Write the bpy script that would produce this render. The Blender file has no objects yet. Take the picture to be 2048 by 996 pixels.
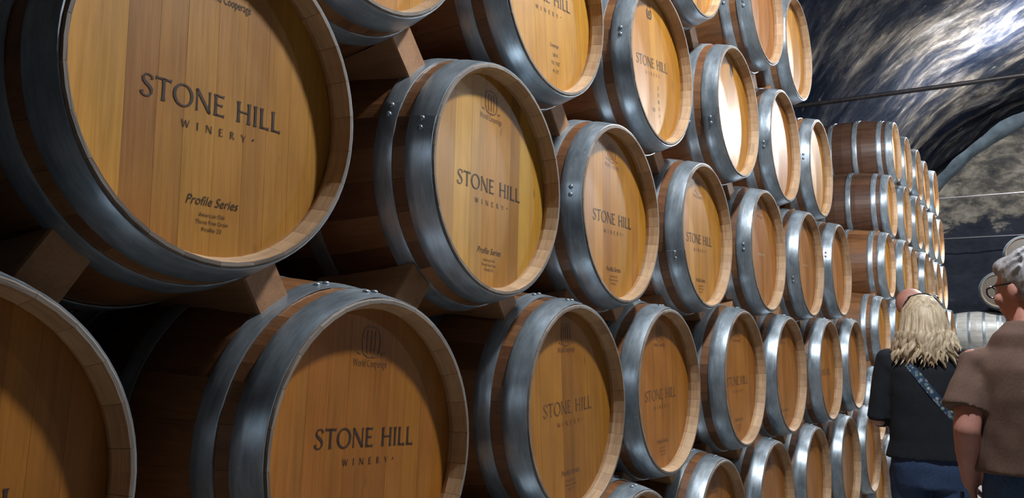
import bpy, bmesh, math, random
from mathutils import Vector, Matrix, noise
from mathutils.bvhtree import BVHTree

S = bpy.context.scene
COL = S.collection
PI = math.pi
r_ = math.radians

# ------------------------------------------------------------------ camera
# world: x across the aisle (barrel heads stand near x = 0), y down the cellar, z up; floor at z = 0
EYE = 1.5
F_PX = 1712.91
psi, phi, roll = 0.565694, 0.0998639, -0.00424678
cd = bpy.data.cameras.new('camera'); cam = bpy.data.objects.new('camera', cd); COL.objects.link(cam)
fw = Vector((-math.sin(psi)*math.cos(phi), math.cos(psi)*math.cos(phi), math.sin(phi)))
rt = fw.cross(Vector((0, 0, 1))).normalized(); up = rt.cross(fw)
r2 = math.cos(roll)*rt + math.sin(roll)*up; u2 = -math.sin(roll)*rt + math.cos(roll)*up
cam.matrix_world = Matrix(((r2.x, u2.x, -fw.x, 1.1393), (r2.y, u2.y, -fw.y, 0.0), (r2.z, u2.z, -fw.z, EYE), (0, 0, 0, 1)))
cd.sensor_width = 36.0; cd.lens = F_PX/2048*36.0; cd.clip_start = 0.05; cd.clip_end = 100
S.camera = cam

# ------------------------------------------------------------------ world and exposure
w = bpy.data.worlds.new('cellar_air'); S.world = w; w.use_nodes = True
w.node_tree.nodes['Background'].inputs[0].default_value = (0.55, 0.65, 0.8, 1)
w.node_tree.nodes['Background'].inputs[1].default_value = 0.006
S.view_settings.view_transform = 'Standard'; S.view_settings.look = 'None'
S.view_settings.exposure = 0.0; S.view_settings.gamma = 1.0
S.view_settings.use_curve_mapping = False
# cellar lamps: x, y, height, watts (built with their fixtures further down)
LAMPS = [(1.3, 2.5, 4.45, 420), (1.3, 5.2, 4.6, 120), (4.4, 8.0, 3.75, 90), (1.25, 7.5, 3.50, 150), (1.28, 12.8, 5.12, 1300), (2.0, 15.6, 4.5, 10)]

# ------------------------------------------------------------------ helpers
def tag(o, label=None, cat=None, group=None, kind=None):
    if label: o['label'] = label
    if cat: o['category'] = cat
    if group: o['group'] = group
    if kind: o['kind'] = kind
    return o

def empty(name, loc, rz=0.0):
    o = bpy.data.objects.new(name, None); COL.objects.link(o)
    o.location = loc; o.rotation_euler = (0, 0, rz); o.empty_display_size = 0.05
    return o

def link(name, me, parent=None, loc=(0, 0, 0), rot=(0, 0, 0), color=None):
    o = bpy.data.objects.new(name, me); COL.objects.link(o)
    o.location = loc; o.rotation_euler = rot
    if parent: o.parent = parent
    if color: o.color = color
    return o

def mesh(name, verts, faces, mats, smooth=False, fmat=None):
    me = bpy.data.meshes.new(name); me.from_pydata([tuple(v) for v in verts], [], faces)
    for m in (mats if isinstance(mats, (list, tuple)) else [mats]): me.materials.append(m)
    if smooth: me.polygons.foreach_set('use_smooth', [True]*len(me.polygons))
    if fmat: me.polygons.foreach_set('material_index', fmat)
    me.update(); return me

class MB:
    def __init__(s): s.v = []; s.f = []
    def add(s, v, f):
        n = len(s.v); s.v += [tuple(p) for p in v]; s.f += [tuple(i+n for i in q) for q in f]
    def box(s, x0, x1, y0, y1, z0, z1):
        s.add([(x0,y0,z0),(x1,y0,z0),(x1,y1,z0),(x0,y1,z0),(x0,y0,z1),(x1,y0,z1),(x1,y1,z1),(x0,y1,z1)],
              [(0,3,2,1),(4,5,6,7),(0,1,5,4),(1,2,6,5),(2,3,7,6),(3,0,4,7)])
    def tube(s, pts, rad, n=12, cap=True):
        """closed tapered tube through pts with round-ish ends"""
        pts = [Vector(p) for p in pts]
        if cap:
            d0 = (pts[1]-pts[0]).normalized(); d1 = (pts[-1]-pts[-2]).normalized()
            a, b = pts[0], pts[-1]; ra, rb = rad[0], rad[-1]
            P = [a-d0*ra*c for c in (.98, .75, .4)] + pts + [b+d1*rb*c for c in (.4, .75, .98)]
            R = [ra*c for c in (.2, .66, .92)] + list(rad) + [rb*c for c in (.92, .66, .2)]
        else: P, R = pts, list(rad)
        v = []; ref = None
        for i, p in enumerate(P):
            t = (P[min(i+1, len(P)-1)]-P[max(i-1, 0)]).normalized()
            if ref is None: ref = Vector((0, 0, 1)) if abs(t.z) < .9 else Vector((0, 1, 0))
            u = (ref - t*ref.dot(t)).normalized(); ref = u; q = t.cross(u)
            for k in range(n):
                a = 2*PI*k/n; v.append(p+(u*math.cos(a)+q*math.sin(a))*R[i])
        f = []
        for i in range(len(P)-1):
            for k in range(n):
                f.append((i*n+k, i*n+(k+1) % n, (i+1)*n+(k+1) % n, (i+1)*n+k))
        f.append(tuple(range(n-1, -1, -1))); m = (len(P)-1)*n; f.append(tuple(range(m, m+n)))
        s.add(v, f)
    def ell(s, c, r, rot=None, n=20, m=14):
        c = Vector(c); M = rot or Matrix.Identity(3); v = []; f = []
        for i in range(1, m):
            a = PI*i/m
            for k in range(n):
                b = 2*PI*k/n
                v.append(c+M @ Vector((r[0]*math.sin(a)*math.cos(b), r[1]*math.sin(a)*math.sin(b), r[2]*math.cos(a))))
        top = len(v); v.append(c+M @ Vector((0, 0, r[2]))); v.append(c+M @ Vector((0, 0, -r[2])))
        for i in range(m-2):
            for k in range(n):
                f.append((i*n+k, (i+1)*n+k, (i+1)*n+(k+1) % n, i*n+(k+1) % n))
        for k in range(n):
            f.append((top, k, (k+1) % n)); f.append((top+1, (m-2)*n+(k+1) % n, (m-2)*n+k))
        s.add(v, f)
    def loft(s, rings, n=28):
        """closed loft of super-elliptic rings: (cx, cy, z, rx, ry)"""
        v = []; f = []
        for (cx, cy, z, rx, ry) in rings:
            for k in range(n):
                a = 2*PI*k/n; c, q = math.cos(a), math.sin(a); e = .84
                v.append((cx+rx*math.copysign(abs(c)**e, c), cy+ry*math.copysign(abs(q)**e, q), z))
        for i in range(len(rings)-1):
            for k in range(n): f.append((i*n+k, i*n+(k+1) % n, (i+1)*n+(k+1) % n, (i+1)*n+k))
        f.append(tuple(range(n-1, -1, -1))); m = (len(rings)-1)*n; f.append(tuple(range(m, m+n)))
        s.add(v, f)
    def mesh(s, name, mats, smooth=False): return mesh(name, s.v, s.f, mats, smooth)
    def fused(s, name, mat, voxel=.008, smooth=6):
        """all primitives welded into one continuous skin"""
        me0 = mesh('tmp', s.v, s.f, mat)
        o = bpy.data.objects.new('tmp', me0); COL.objects.link(o)
        m = o.modifiers.new('r', 'REMESH'); m.mode = 'VOXEL'; m.voxel_size = voxel
        if smooth:
            k = o.modifiers.new('s', 'SMOOTH'); k.iterations = smooth; k.factor = .5
        dg = bpy.context.evaluated_depsgraph_get()
        me = bpy.data.meshes.new_from_object(o.evaluated_get(dg)); me.name = name
        bpy.data.objects.remove(o); bpy.data.meshes.remove(me0)
        me.materials.clear(); me.materials.append(mat)
        me.polygons.foreach_set('use_smooth', [True]*len(me.polygons)); me.update()
        return me

# ------------------------------------------------------------------ materials
class NT:
    def __init__(s, name):
        s.m = bpy.data.materials.new(name); s.m.use_nodes = True; s.t = s.m.node_tree
        s.b = s.t.nodes['Principled BSDF']
    def n(s, typ, **kw):
        o = s.t.nodes.new(typ)
        for k, v in kw.items(): setattr(o, k, v)
        return o
    def l(s, a, b): s.t.links.new(a, b)
    def set(s, **kw):
        for k, v in kw.items(): s.b.inputs[k.replace('_', ' ')].default_value = v
    def noise(s, vec, scale, detail=4, rough=.55, dist=0.0):
        o = s.n('ShaderNodeTexNoise'); o.inputs['Scale'].default_value = scale; o.inputs['Detail'].default_value = detail
        o.inputs['Roughness'].default_value = rough; o.inputs['Distortion'].default_value = dist
        if vec is not None: s.l(vec, o.inputs['Vector'])
        return o.outputs['Fac']
    def mapping(s, vec, scale, loc=None):
        o = s.n('ShaderNodeMapping'); o.inputs['Scale'].default_value = scale
        s.l(vec, o.inputs['Vector'])
        if loc is not None: s.l(loc, o.inputs['Location'])
        return o.outputs['Vector']
    def ramp(s, fac, stops):
        o = s.n('ShaderNodeValToRGB'); e = o.color_ramp.elements
        while len(e) < len(stops): e.new(.5)
        for i, (p, c) in enumerate(stops):
            e[i].position = p; e[i].color = (c if len(c) == 4 else (*c, 1)) if isinstance(c, tuple) else (c, c, c, 1)
        s.l(fac, o.inputs['Fac']); return o.outputs['Color']
    def mix(s, a, b, fac, mode='MIX'):
        o = s.n('ShaderNodeMix', data_type='RGBA', blend_type=mode)
        for sock, v in ((o.inputs[6], a), (o.inputs[7], b), (o.inputs[0], fac)):
            if hasattr(v, 'links'): s.l(v, sock)
            elif isinstance(v, tuple): sock.default_value = (*v[:3], 1)
            else: sock.default_value = v
        return o.outputs[2]
    def math(s, op, a, b=0.0, c=None):
        o = s.n('ShaderNodeMath', operation=op)
        for i, v in enumerate((a, b, c)):
            if v is None: continue
            if hasattr(v, 'links'): s.l(v, o.inputs[i])
            else: o.inputs[i].default_value = v
        return o.outputs[0]
    def bump(s, h, strength=.2, dist=.002):
        o = s.n('ShaderNodeBump'); o.inputs['Strength'].default_value = strength; o.inputs['Distance'].default_value = dist
        s.l(h, o.inputs['Height']); s.l(o.outputs[0], s.b.inputs['Normal'])
    def obj(s): return s.n('ShaderNodeTexCoord').outputs['Object']

def wood(name, along, contrast=.5, rough=.42, coat=.0, bump=.12, knots=True, base=None, coat_rough=.25):
    t = NT(name); oc = t.obj(); info = t.n('ShaderNodeObjectInfo')
    cm = t.n('ShaderNodeCombineXYZ')
    for i, k in enumerate((17.0, 31.0, 23.0)): t.l(t.math('MULTIPLY', info.outputs['Random'], k), cm.inputs[i])
    off = cm.outputs[0]
    def sc(fine, lon): return tuple(lon if i == along else fine for i in range(3))
    g1 = t.noise(t.mapping(oc, sc(26, 1.7), off), 1.0, 5, .6, .6)
    g2 = t.noise(t.mapping(oc, sc(210, 7), off), 1.0, 3, .6)
    g3 = t.noise(t.mapping(oc, sc(7, 5), off), 1.0, 3, .5, .4)
    col = info.outputs['Color'] if base is None else None
    src = col if col is not None else base
    k1 = t.ramp(g1, [(.25, 1-.62*contrast), (.5, 1.0), (.78, 1+.38*contrast)])
    k2 = t.ramp(g2, [(.3, 1-.32*contrast), (.65, 1+.12*contrast)])
    k3 = t.ramp(g3, [(.3, (1-.28*contrast, 1-.42*contrast, 1-.5*contrast)), (.62, (1.05, 1.05, 1.05))])
    c = t.mix(src, k1, 1.0, 'MULTIPLY'); c = t.mix(c, k2, 1.0, 'MULTIPLY'); c = t.mix(c, k3, 1.0, 'MULTIPLY')
    if knots:
        vn = t.noise(t.mapping(oc, sc(34, 13), off), 1.0, 1, .4)
        spot = t.ramp(vn, [(.74, 0.0), (.80, 1.0)])
        c = t.mix(c, (.10, .045, .015), t.math('MULTIPLY', spot, .45))
    t.l(c, t.b.inputs['Base Color'])
    t.l(t.ramp(g2, [(.2, rough-.06), (.8, rough+.1)]), t.b.inputs['Roughness'])
    t.set(Coat_Weight=coat, Coat_Roughness=coat_rough)
    t.bump(t.math('ADD', g2, t.math('MULTIPLY', g1, .6)), bump, .002)
    return t.m

M_HEAD = wood('lacquered_oak_head', 2, .40, .45, .20, .07, coat_rough=.25)
M_STAVE = wood('varnished_oak_stave', 0, .55, .42, .08, .12, knots=False, coat_rough=.3)
M_RAW = wood('raw_oak_chime', 1, .6, .55, 0, .25, knots=False, base=(.52, .35, .20))
M_END = wood('weathered_end_grain', 1, 1.0, .6, 0, .4, knots=False, base=(.22, .19, .16))
M_WEDGE = wood('sawn_pine_wedge', 0, .45, .6, 0, .2, base=(.36, .185, .085))
M_RACK = wood('rack_timber', 1, .5, .6, 0, .2, base=(.30, .20, .12))
M_BODYF = wood('varnished_oak_barrel_body', 0, .5, .38, .15, .1, knots=False)

def galvanised():
    t = NT('galvanised_hoop_steel'); oc = t.obj(); info = t.n('ShaderNodeObjectInfo')
    cm = t.n('ShaderNodeCombineXYZ')
    for i, k in enumerate((7.0, 11.0, 5.0)): t.l(t.math('MULTIPLY', info.outputs['Random'], k), cm.inputs[i])
    a = t.noise(t.mapping(oc, (14, 6, 6), cm.outputs[0]), 1.0, 5, .65)
    b = t.noise(t.mapping(oc, (160, 18, 18), cm.outputs[0]), 1.0, 3, .6)
    sp = t.ramp(t.noise(t.mapping(oc, (55, 55, 55), cm.outputs[0]), 1.0, 2, .6), [(.70, 0.0), (.74, 1.0)])
    c = t.ramp(a, [(.28, (.23, .275, .32)), (.5, (.37, .43, .48)), (.75, (.52, .58, .63))])
    c = t.mix(c, t.ramp(b, [(.3, .8), (.7, 1.1)]), 1.0, 'MULTIPLY')
    c = t.mix(c, (.62, .64, .66), t.math('MULTIPLY', sp, .4))
    t.l(c, t.b.inputs['Base Color'])
    t.l(t.ramp(a, [(.3, .29), (.7, .44)]), t.b.inputs['Roughness'])
    t.set(Metallic=.64); t.bump(t.math('ADD', a, t.math('MULTIPLY', b, .3)), .12, .002)
    return t.m
M_STEEL = galvanised()

def simple(name, col, rough=.6, metal=0.0, var=.25, scale=30, bump=.1, sheen=0.0, sss=0.0):
    t = NT(name); oc = t.obj(); a = t.noise(oc, scale, 4, .6)
    hi = tuple(min(1, c*(1+var)) for c in col); lo = tuple(c*(1-var) for c in col)
    t.l(t.ramp(a, [(.3, lo), (.7, hi)]), t.b.inputs['Base Color'])
    t.set(Roughness=rough, Metallic=metal, Sheen_Weight=sheen)
    if sss:
        t.set(Subsurface_Weight=sss); t.b.inputs['Subsurface Radius'].default_value = (.012, .005, .003)
    t.bump(a, bump, .003); return t.m

def ink(name, col):
    t = NT(name); oc = t.obj(); a = t.noise(t.mapping(oc, (60, 90, 20)), 1.0, 3, .6)
    lo = col; hi = tuple(c*1.9+.01 for c in col)
    t.l(t.ramp(a, [(.4, lo), (.75, hi)]), t.b.inputs['Base Color']); t.set(Roughness=.45, Coat_Weight=.2, Coat_Roughness=.3)
    return t.m
M_INK = ink('burnt_dark_ink', (.035, .018, .012))
M_INK2 = ink('faded_brown_brand', (.16, .072, .028))

def vault_mat():
    t = NT('sooty_limestone_vault')
    uv = t.n('ShaderNodeUVMap'); uv.uv_map = 'arc'
    v = uv.outputs[0]                                   # u = metres along the arch, v = metres down the cellar
    big = t.noise(t.mapping(v, (.20, .55, 1)), 1.0, 3, .5, .6)
    st = t.noise(t.mapping(v, (.75, 1.25, 1)), 1.0, 8, .68, .3)
    flake = t.noise(t.mapping(v, (2.6, 4.2, 1)), 1.0, 6, .7, .2)
    fine = t.noise(t.mapping(v, (7, 14, 1)), 1.0, 5, .7)
    base = t.ramp(st, [(.41, (.020, .024, .034)), (.49, (.045, .047, .056)), (.545, (.12, .108, .098)), (.61, (.26, .23, .20)), (.70, (.60, .55, .48))])
    dark = t.ramp(big, [(.46, (.42, .46, .56)), (.60, (1.05, 1.02, .98))])
    c = t.mix(base, dark, .9, 'MULTIPLY')
    pale = t.ramp(flake, [(.64, 0.0), (.70, 1.0)])
    c = t.mix(c, (.42, .39, .35), t.math('MULTIPLY', pale, .45))
    c = t.mix(c, t.ramp(fine, [(.3, .38), (.7, .82)]), 1.0, 'MULTIPLY')
    t.l(c, t.b.inputs['Base Color']); t.set(Roughness=.85)
    t.set(Specular_IOR_Level=.0); t.bump(t.math('ADD', st, t.math('MULTIPLY', fine, .25)), .45, .06)
    return t.m
M_VAULT = vault_mat()

def endwall_mat():
    t = NT('rough_end_wall_stone'); oc = t.obj()
    sep = t.n('ShaderNodeSeparateXYZ'); t.l(oc, sep.inputs[0])
    a = t.noise(t.mapping(oc, (2.2, 1, 3.4)), 1.0, 6, .66, .3); b = t.noise(t.mapping(oc, (7, 1, 11)), 1.0, 4, .65)
    stone = t.ramp(a, [(.34, (.03, .03, .038)), (.46, (.08, .072, .062)), (.58, (.21, .185, .15)), (.75, (.32, .285, .23))])
    gloom = t.ramp(a, [(.3, (.006, .009, .017)), (.62, (.017, .021, .034)), (.74, (.07, .075, .09))])  # darkness of the unlit lower wall, put into the stone colour
    edge = t.math('ADD', sep.outputs[2], t.math('MULTIPLY', t.math('SUBTRACT', a, .5), 1.6))
    f = t.ramp(t.math('MULTIPLY', edge, .2), [(.715, 0.0), (.745, 1.0)])
    c = t.mix(gloom, stone, f); c = t.mix(c, t.ramp(b, [(.3, .7), (.7, 1.2)]), 1.0, 'MULTIPLY')
    t.l(c, t.b.inputs['Base Color']); t.set(Roughness=.9); t.bump(t.math('ADD', a, t.math('MULTIPLY', b, .4)), .6, .05)
    return t.m

def floor_mat():
    t = NT('worn_concrete_floor'); oc = t.obj(); a = t.noise(oc, 1.4, 5, .6); b = t.noise(oc, 22, 4, .65)
    c = t.ramp(a, [(.3, (.22, .21, .19)), (.7, (.42, .41, .38))]); c = t.mix(c, t.ramp(b, [(.3, .8), (.7, 1.1)]), 1.0, 'MULTIPLY')
    t.l(c, t.b.inputs['Base Color']); t.set(Roughness=.7); t.bump(b, .25, .004); return t.m
M_ROD = simple('rusted_iron_rod', (.05, .045, .048), .5, .7, .3)
M_WIRE = simple('dull_grey_rod', (.22, .21, .22), .45, .6, .2)
M_WALL = simple('dark_cellar_stone', (.03, .03, .034), .9, 0, .6, 3, .5)
M_LIME = simple('limewashed_arch_edge', (.095, .125, .15), .85, 0, .4, 4, .5)

# ------------------------------------------------------------------ the cellar shell
VC, VA, VZ, VH = 2.6, 4.1, 2.6, 3.3        # vault centre, half width, springing height, rise
Y0, Y1 = -5.0, 19.0
def vz(x): return VZ+VH*math.sqrt(max(0, 1-((x-VC)/VA)**2))
def build_vault():
    na, ny = 110, 150; v = []; f = []; uvs = []
    for j in range(ny+1):
        y = Y0+(Y1-Y0)*j/ny
        arc = 0; px = pz = None
        for i in range(na+1):
            a = PI*i/na; x = VC-VA*math.cos(a); z = VZ+VH*math.sin(a)
            if px is not None: arc += math.hypot(x-px, z-pz)
            px, pz = x, z
            d = .10*noise.noise((x*.9, y*.9, z*.9))+.05*noise.noise((arc*1.2, y*3.1, 3))+.025*noise.noise((arc*4, y*7, 9))
            nx, nz = -math.cos(a)/VA, math.sin(a)/VH; q = math.hypot(nx, nz)
            d += .03
            v.append((x+nx/q*d, y, z+nz/q*d)); uvs.append((arc, y))
    for j in range(ny):
        for i in range(na):
            k = j*(na+1)+i; f.append((k, k+na+1, k+na+2, k+1))
    me = mesh('ceiling', v, f, M_VAULT, True)
    ul = me.uv_layers.new(name='arc')
    for lp in me.loops: ul.data[lp.index].uv = uvs[lp.vertex_index]
    return me
tag(link('ceiling', build_vault()), 'sooty rough stone barrel vault with pale flaking streaks', kind='structure')
b = MB(); b.box(VC-VA-.3, VC+VA+.3, Y0-.3, Y1+.3, -.2, 0); tag(link('floor', b.mesh('floor', floor_mat())), kind='structure')
b = MB(); b.box(VC-VA-.3, VC-VA, Y0, Y1, 0, VZ+.08); tag(link('wall_left', b.mesh('wall_left', M_WALL)), kind='structure')
b = MB(); b.box(VC+VA, VC+VA+.3, Y0, Y1, 0, VZ+.08); tag(link('wall_right', b.mesh('wall_right', M_WALL)), kind='structure')
b = MB(); b.box(VC-VA-.3, VC+VA+.3, Y0-.3, Y0, 0, VZ+VH+.3); tag(link('wall_back', b.mesh('wall_back', M_WALL)), kind='structure')
def grid_wall():
    nx, nz = 120, 90; v = []; f = []
    for j in range(nz+1):
        for i in range(nx+1):
            x = VC-VA-.3+(2*VA+.6)*i/nx; z = (VZ+VH+.35)*j/nz
            d = .12*noise.noise((x*1.1, z*1.4, 1))+.06*noise.noise((x*3, z*4, 5))+.025*noise.noise((x*8, z*9, 7))
            v.append((x, Y1-.06+d, z))
    for j in range(nz):
        for i in range(nx): k = j*(nx+1)+i; f.append((k, k+1, k+nx+2, k+nx+1))
    return mesh('wall_end', v, f, endwall_mat(), True)
tag(link('wall_end', grid_wall()), 'rough mottled stone end wall under the vault', kind='structure')
def arch_edge():
    v = []; f = []; n = 80
    for i in range(n+1):
        a = PI*i/n; c, s_ = math.cos(a), math.sin(a)
        wob = .05*noise.noise((i*.3, 2, 1)); wy = .08*noise.noise((i*.25, 7, 1))
        for (d, y) in ((.06, Y1-.62+wy), (-.10+wob, Y1-.58+wy), (-.13+wob, Y1-.2), (-.13+wob, Y1+.1)):
            v.append((VC-(VA+d)*c, y, VZ+(VH+d)*s_))
    for i in range(n):
        for k in range(3): f.append((i*4+k, i*4+k+1, (i+1)*4+k+1, (i+1)*4+k))
    return mesh('trim_1', v, f, M_LIME, True)
tag(link('trim_1', arch_edge()), 'pale blue-grey arch edge above the end wall', kind='structure')

# ------------------------------------------------------------------ people
M_SKIN = simple('sunburnt_skin', (.48, .225, .175), .5, 0, .12, 14, .08, sss=.08)
M_SKIN2 = simple('pale_skin', (.50, .27, .20), .45, 0, .1, 14, .08, sss=.08)
M_NAVY = simple('navy_black_knit', (.0055, .0085, .014), .9, 0, .3, 90, .2)
M_BROWN = simple('brown_cotton', (.130, .078, .058), .9, 0, .14, 120, .15)
M_GREYSHIRT = simple('dark_grey_cotton', (.03, .032, .038), .85, 0, .2, 100, .15)
M_JEAN = simple('blue_denim', (.040, .090, .210), .8, 0, .35, 160, .2)
M_JEAN2 = simple('dark_blue_denim', (.024, .052, .125), .8, 0, .35, 160, .2)
M_SHOE = simple('dark_shoe_leather', (.02, .018, .016), .5, 0, .2, 40, .1)
M_BLACKP = simple('glossy_black_plastic', (.008, .008, .009), .25, 0, .1, 40, .02)
M_EYE = simple('eye_white', (.6, .58, .55), .3, 0, .05, 10, .0)
def hair_mat(name, lo, hi, scale):
    t = NT(name); oc = t.obj(); a = t.noise(t.mapping(oc, scale), 1.0, 4, .6, .3)
    t.l(t.ramp(a, [(.3, lo), (.7, hi)]), t.b.inputs['Base Color']); t.set(Roughness=.5); t.bump(a, .5, .004); return t.m
M_BLOND = hair_mat('blond_hair', (.30, .215, .125), (.80, .67, .48), (60, 60, 6))
M_GREYH = hair_mat('grey_hair', (.17, .17, .185), (.50, .50, .53), (70, 25, 30))

def hand(b, wr, d, side, n_):
    """palm, four bent fingers and a thumb at wrist wr, pointing along d, palm facing n_"""
    d = Vector(d).normalized(); n_ = Vector(n_); n_ = (n_-d*n_.dot(d)).normalized(); s_ = d.cross(n_)*side; wr = Vector(wr)
    for k in range(4):
        o = s_*(.030-.020*k); b.tube([wr+d*.005+o*.6, wr+d*.085+o], [.013, .0125], 8)
    for k, ln in enumerate((.070, .080, .074, .058)):
        o = s_*(.030-.020*k); p0 = wr+d*.085+o; p1 = p0+d*ln*.45+n_*ln*.12; p2 = p1+d*ln*.3+n_*ln*.28; p3 = p2+d*ln*.12+n_*ln*.28
        b.tube([p0, p1, p2, p3], [.0100, .0092, .0084, .0070], 8)
    p0 = wr+d*.025+s_*.028; p1 = p0+d*.030+s_*.026+n_*.014; p2 = p1+d*.030+s_*.006+n_*.018
    b.tube([p0, p1, p2], [.013, .0115, .009], 8)

def head(b, c, M, k=1.0):
    """skull, jaw, nose, brow, lips and ears, facing M @ +y"""
    c = Vector(c); P_ = lambda x, y, z: c+M @ (Vector((x, y, z))*k)
    b.ell(P_(0, -.012, .028), (.076*k, .096*k, .092*k), M); b.ell(P_(0, .030, -.045), (.058*k, .062*k, .072*k), M)
    b.ell(P_(0, .052, -.088), (.030*k, .030*k, .024*k), M); b.ell(P_(0, .066, .022), (.052*k, .026*k, .018*k), M)
    b.tube([P_(0, .088, .010), P_(0, .100, -.018), P_(0, .106, -.032)], [.009*k, .0105*k, .0115*k], 10)
    b.ell(P_(0, .086, -.062), (.024*k, .012*k, .010*k), M)
    for s_ in (-1, 1):
        b.ell(P_(s_*.040, .060, -.028), (.026*k, .026*k, .026*k), M); b.ell(P_(s_*.080, -.008, -.010), (.010*k, .020*k, .032*k), M)

def folds(me, amp, sc, seed):
    co = [v_.co.copy() for v_ in me.vertices]; no = [v_.normal.copy() for v_ in me.vertices]; out = []
    for p, n_ in zip(co, no):
        d = noise.noise((p.x*sc+seed, p.y*sc, p.z*sc*.45))*amp+noise.noise((p.x*sc*2.6, p.y*sc*2.6+seed, p.z*sc*1.8))*amp*.45
        out.extend(p+n_*d)
    me.vertices.foreach_set('co', out); me.update()

def person(loc, rz, k, P):
    e = empty('person', loc, rz); e.scale = (k, k, k); tag(e, P['label'], 'person')
    sh, ch, wa, hp = P['sh'], P['ch'], P['wa'], P['hp']       # half widths: shoulder, chest, waist, hip
    dp = P.get('depth', 1.0); HM = Matrix.Rotation(P['yaw'], 3, 'Z') @ Matrix.Rotation(P.get('nod', 0), 3, 'X')
    tors = [(0, 0, .80, hp*.80, .115*dp), (0, -.01, .90, hp, .135*dp), (0, 0, 1.02, wa, .125*dp), (0, .0, 1.15, (wa+ch)/2, .125*dp), (0, -.005, 1.28, ch, .125*dp), (0, -.01, 1.38, ch*.97, .110*dp), (0, -.012, 1.445, ch*.72, .080*dp), (0, -.008, 1.49, .072, .062)]
    b = MB(); b.loft([(x, y, z, rx-.022, ry-.022) for x, y, z, rx, ry in tors])
    ho = Vector(P.get('hoff', (0, 0, 0))); b.tube([(0, -.01, 1.44), Vector((0, .0, 1.52))+ho*.5, Vector((0, .008, 1.585))+ho], [.066, .056, .055], 14)
    HC = Vector((0, .012, 1.645))+Vector(P.get('hoff', (0, 0, 0)))
    head(b, HC, HM, P.get('headk', 1.0))
    for s_ in (-1, 1):
        a = P['arms'][s_]
        b.tube([a[0], a[1]], [.052, .043], 14); b.tube([a[1], (Vector(a[1])*.62+Vector(a[2])*.38), a[2]], [.043, .042, .028], 14)
        hand(b, a[2], a[3], s_, a[4])
        L_ = P['legs'][s_]; b.tube([L_[0], L_[1], L_[2]], [.080, .052, .036], 14); b.ell(Vector(L_[2])+Vector((0, .06, -.05)), (.036, .105, .03))
    link('body', b.fused('body', P['skin'], .0065, 4), e)
    b = MB(); z0 = P['hem']
    b.loft([(0, 0, z0, P['hemw'], .140*dp)]+[(x, y, z, rx+.006, ry+.008) for x, y, z, rx, ry in tors if z > z0+.06][:-1]+([(0, -.03, 1.495, .120, .085), (0, -.012, 1.54, .078, .070)] if P.get('collar') else [(0, -.008, 1.475, .085, .072)]))
    for s_ in (-1, 1):
        a0, a1, a2 = (Vector(q) for q in P['arms'][s_][:3]); f_ = P['sleeve']
        if f_ <= 1: b.tube([a0-(a1-a0)*.12, a0+(a1-a0)*.3+Vector((s_*.004, 0, 0)), a0+(a1-a0)*f_+Vector((s_*.014, 0, 0))], [.054, .062, .074], 16, False)
        else: b.tube([a0-(a1-a0)*.12, a0+(a1-a0)*.4, a1, a1+(a2-a1)*(f_-1)], [.060, .064, .056, .048], 16)
        b.ell(a0+Vector((-s_*.02, 0, -.002)), (.066, .070, .058))
    sm = b.fused('shirt', P['shirt'], .0085, 5); folds(sm, P.get('fold', .010), 6.5, P['seed']); sh_o = link('shirt', sm, e)
    b = MB(); b.loft([(0, 0, .79, hp*.86, .118*dp), (0, -.01, .90, hp-.012, .135*dp-.014), (0, 0, 1.07, wa-.016, .125*dp-.016)])
    for s_ in (-1, 1):
        L_ = [Vector(q) for q in P['legs'][s_]]; b.tube([L_[0], L_[0]*.5+L_[1]*.5, L_[1], L_[1]*.5+L_[2]*.5, L_[2]], [.100, .090, .072, .066, .062], 18)
    jm = b.fused('jeans', P['jeans'], .010, 5); folds(jm, .008, 8, P['seed']+3); link('jeans', jm, e)
    for s_ in (-1, 1):
        b = MB(); q = Vector(P['legs'][s_][2]); b.ell(q+Vector((0, .065, -.048)), (.046, .135, .042)); link('shoe', b.mesh('shoe', M_SHOE, True), e)
    for s_ in (-1, 1):
        b = MB(); hk = P.get('headk', 1.0); b.ell(HC+HM @ (Vector((s_*.031, .0745, .004))*hk), (.0135*hk, .0125*hk, .011*hk), HM, 12, 8); link('eye', b.mesh('eye', M_EYE, True), e)
    return e, HM, sm

def legs(w0, w1, st=.0): return {-1: ((-w0, 0, .86), (-w1, .02+st, .49), (-w1, -.02+st, .10)), 1: ((w0, 0, .86), (w1, .02-st, .49), (w1, -.02-st, .10))}

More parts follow.
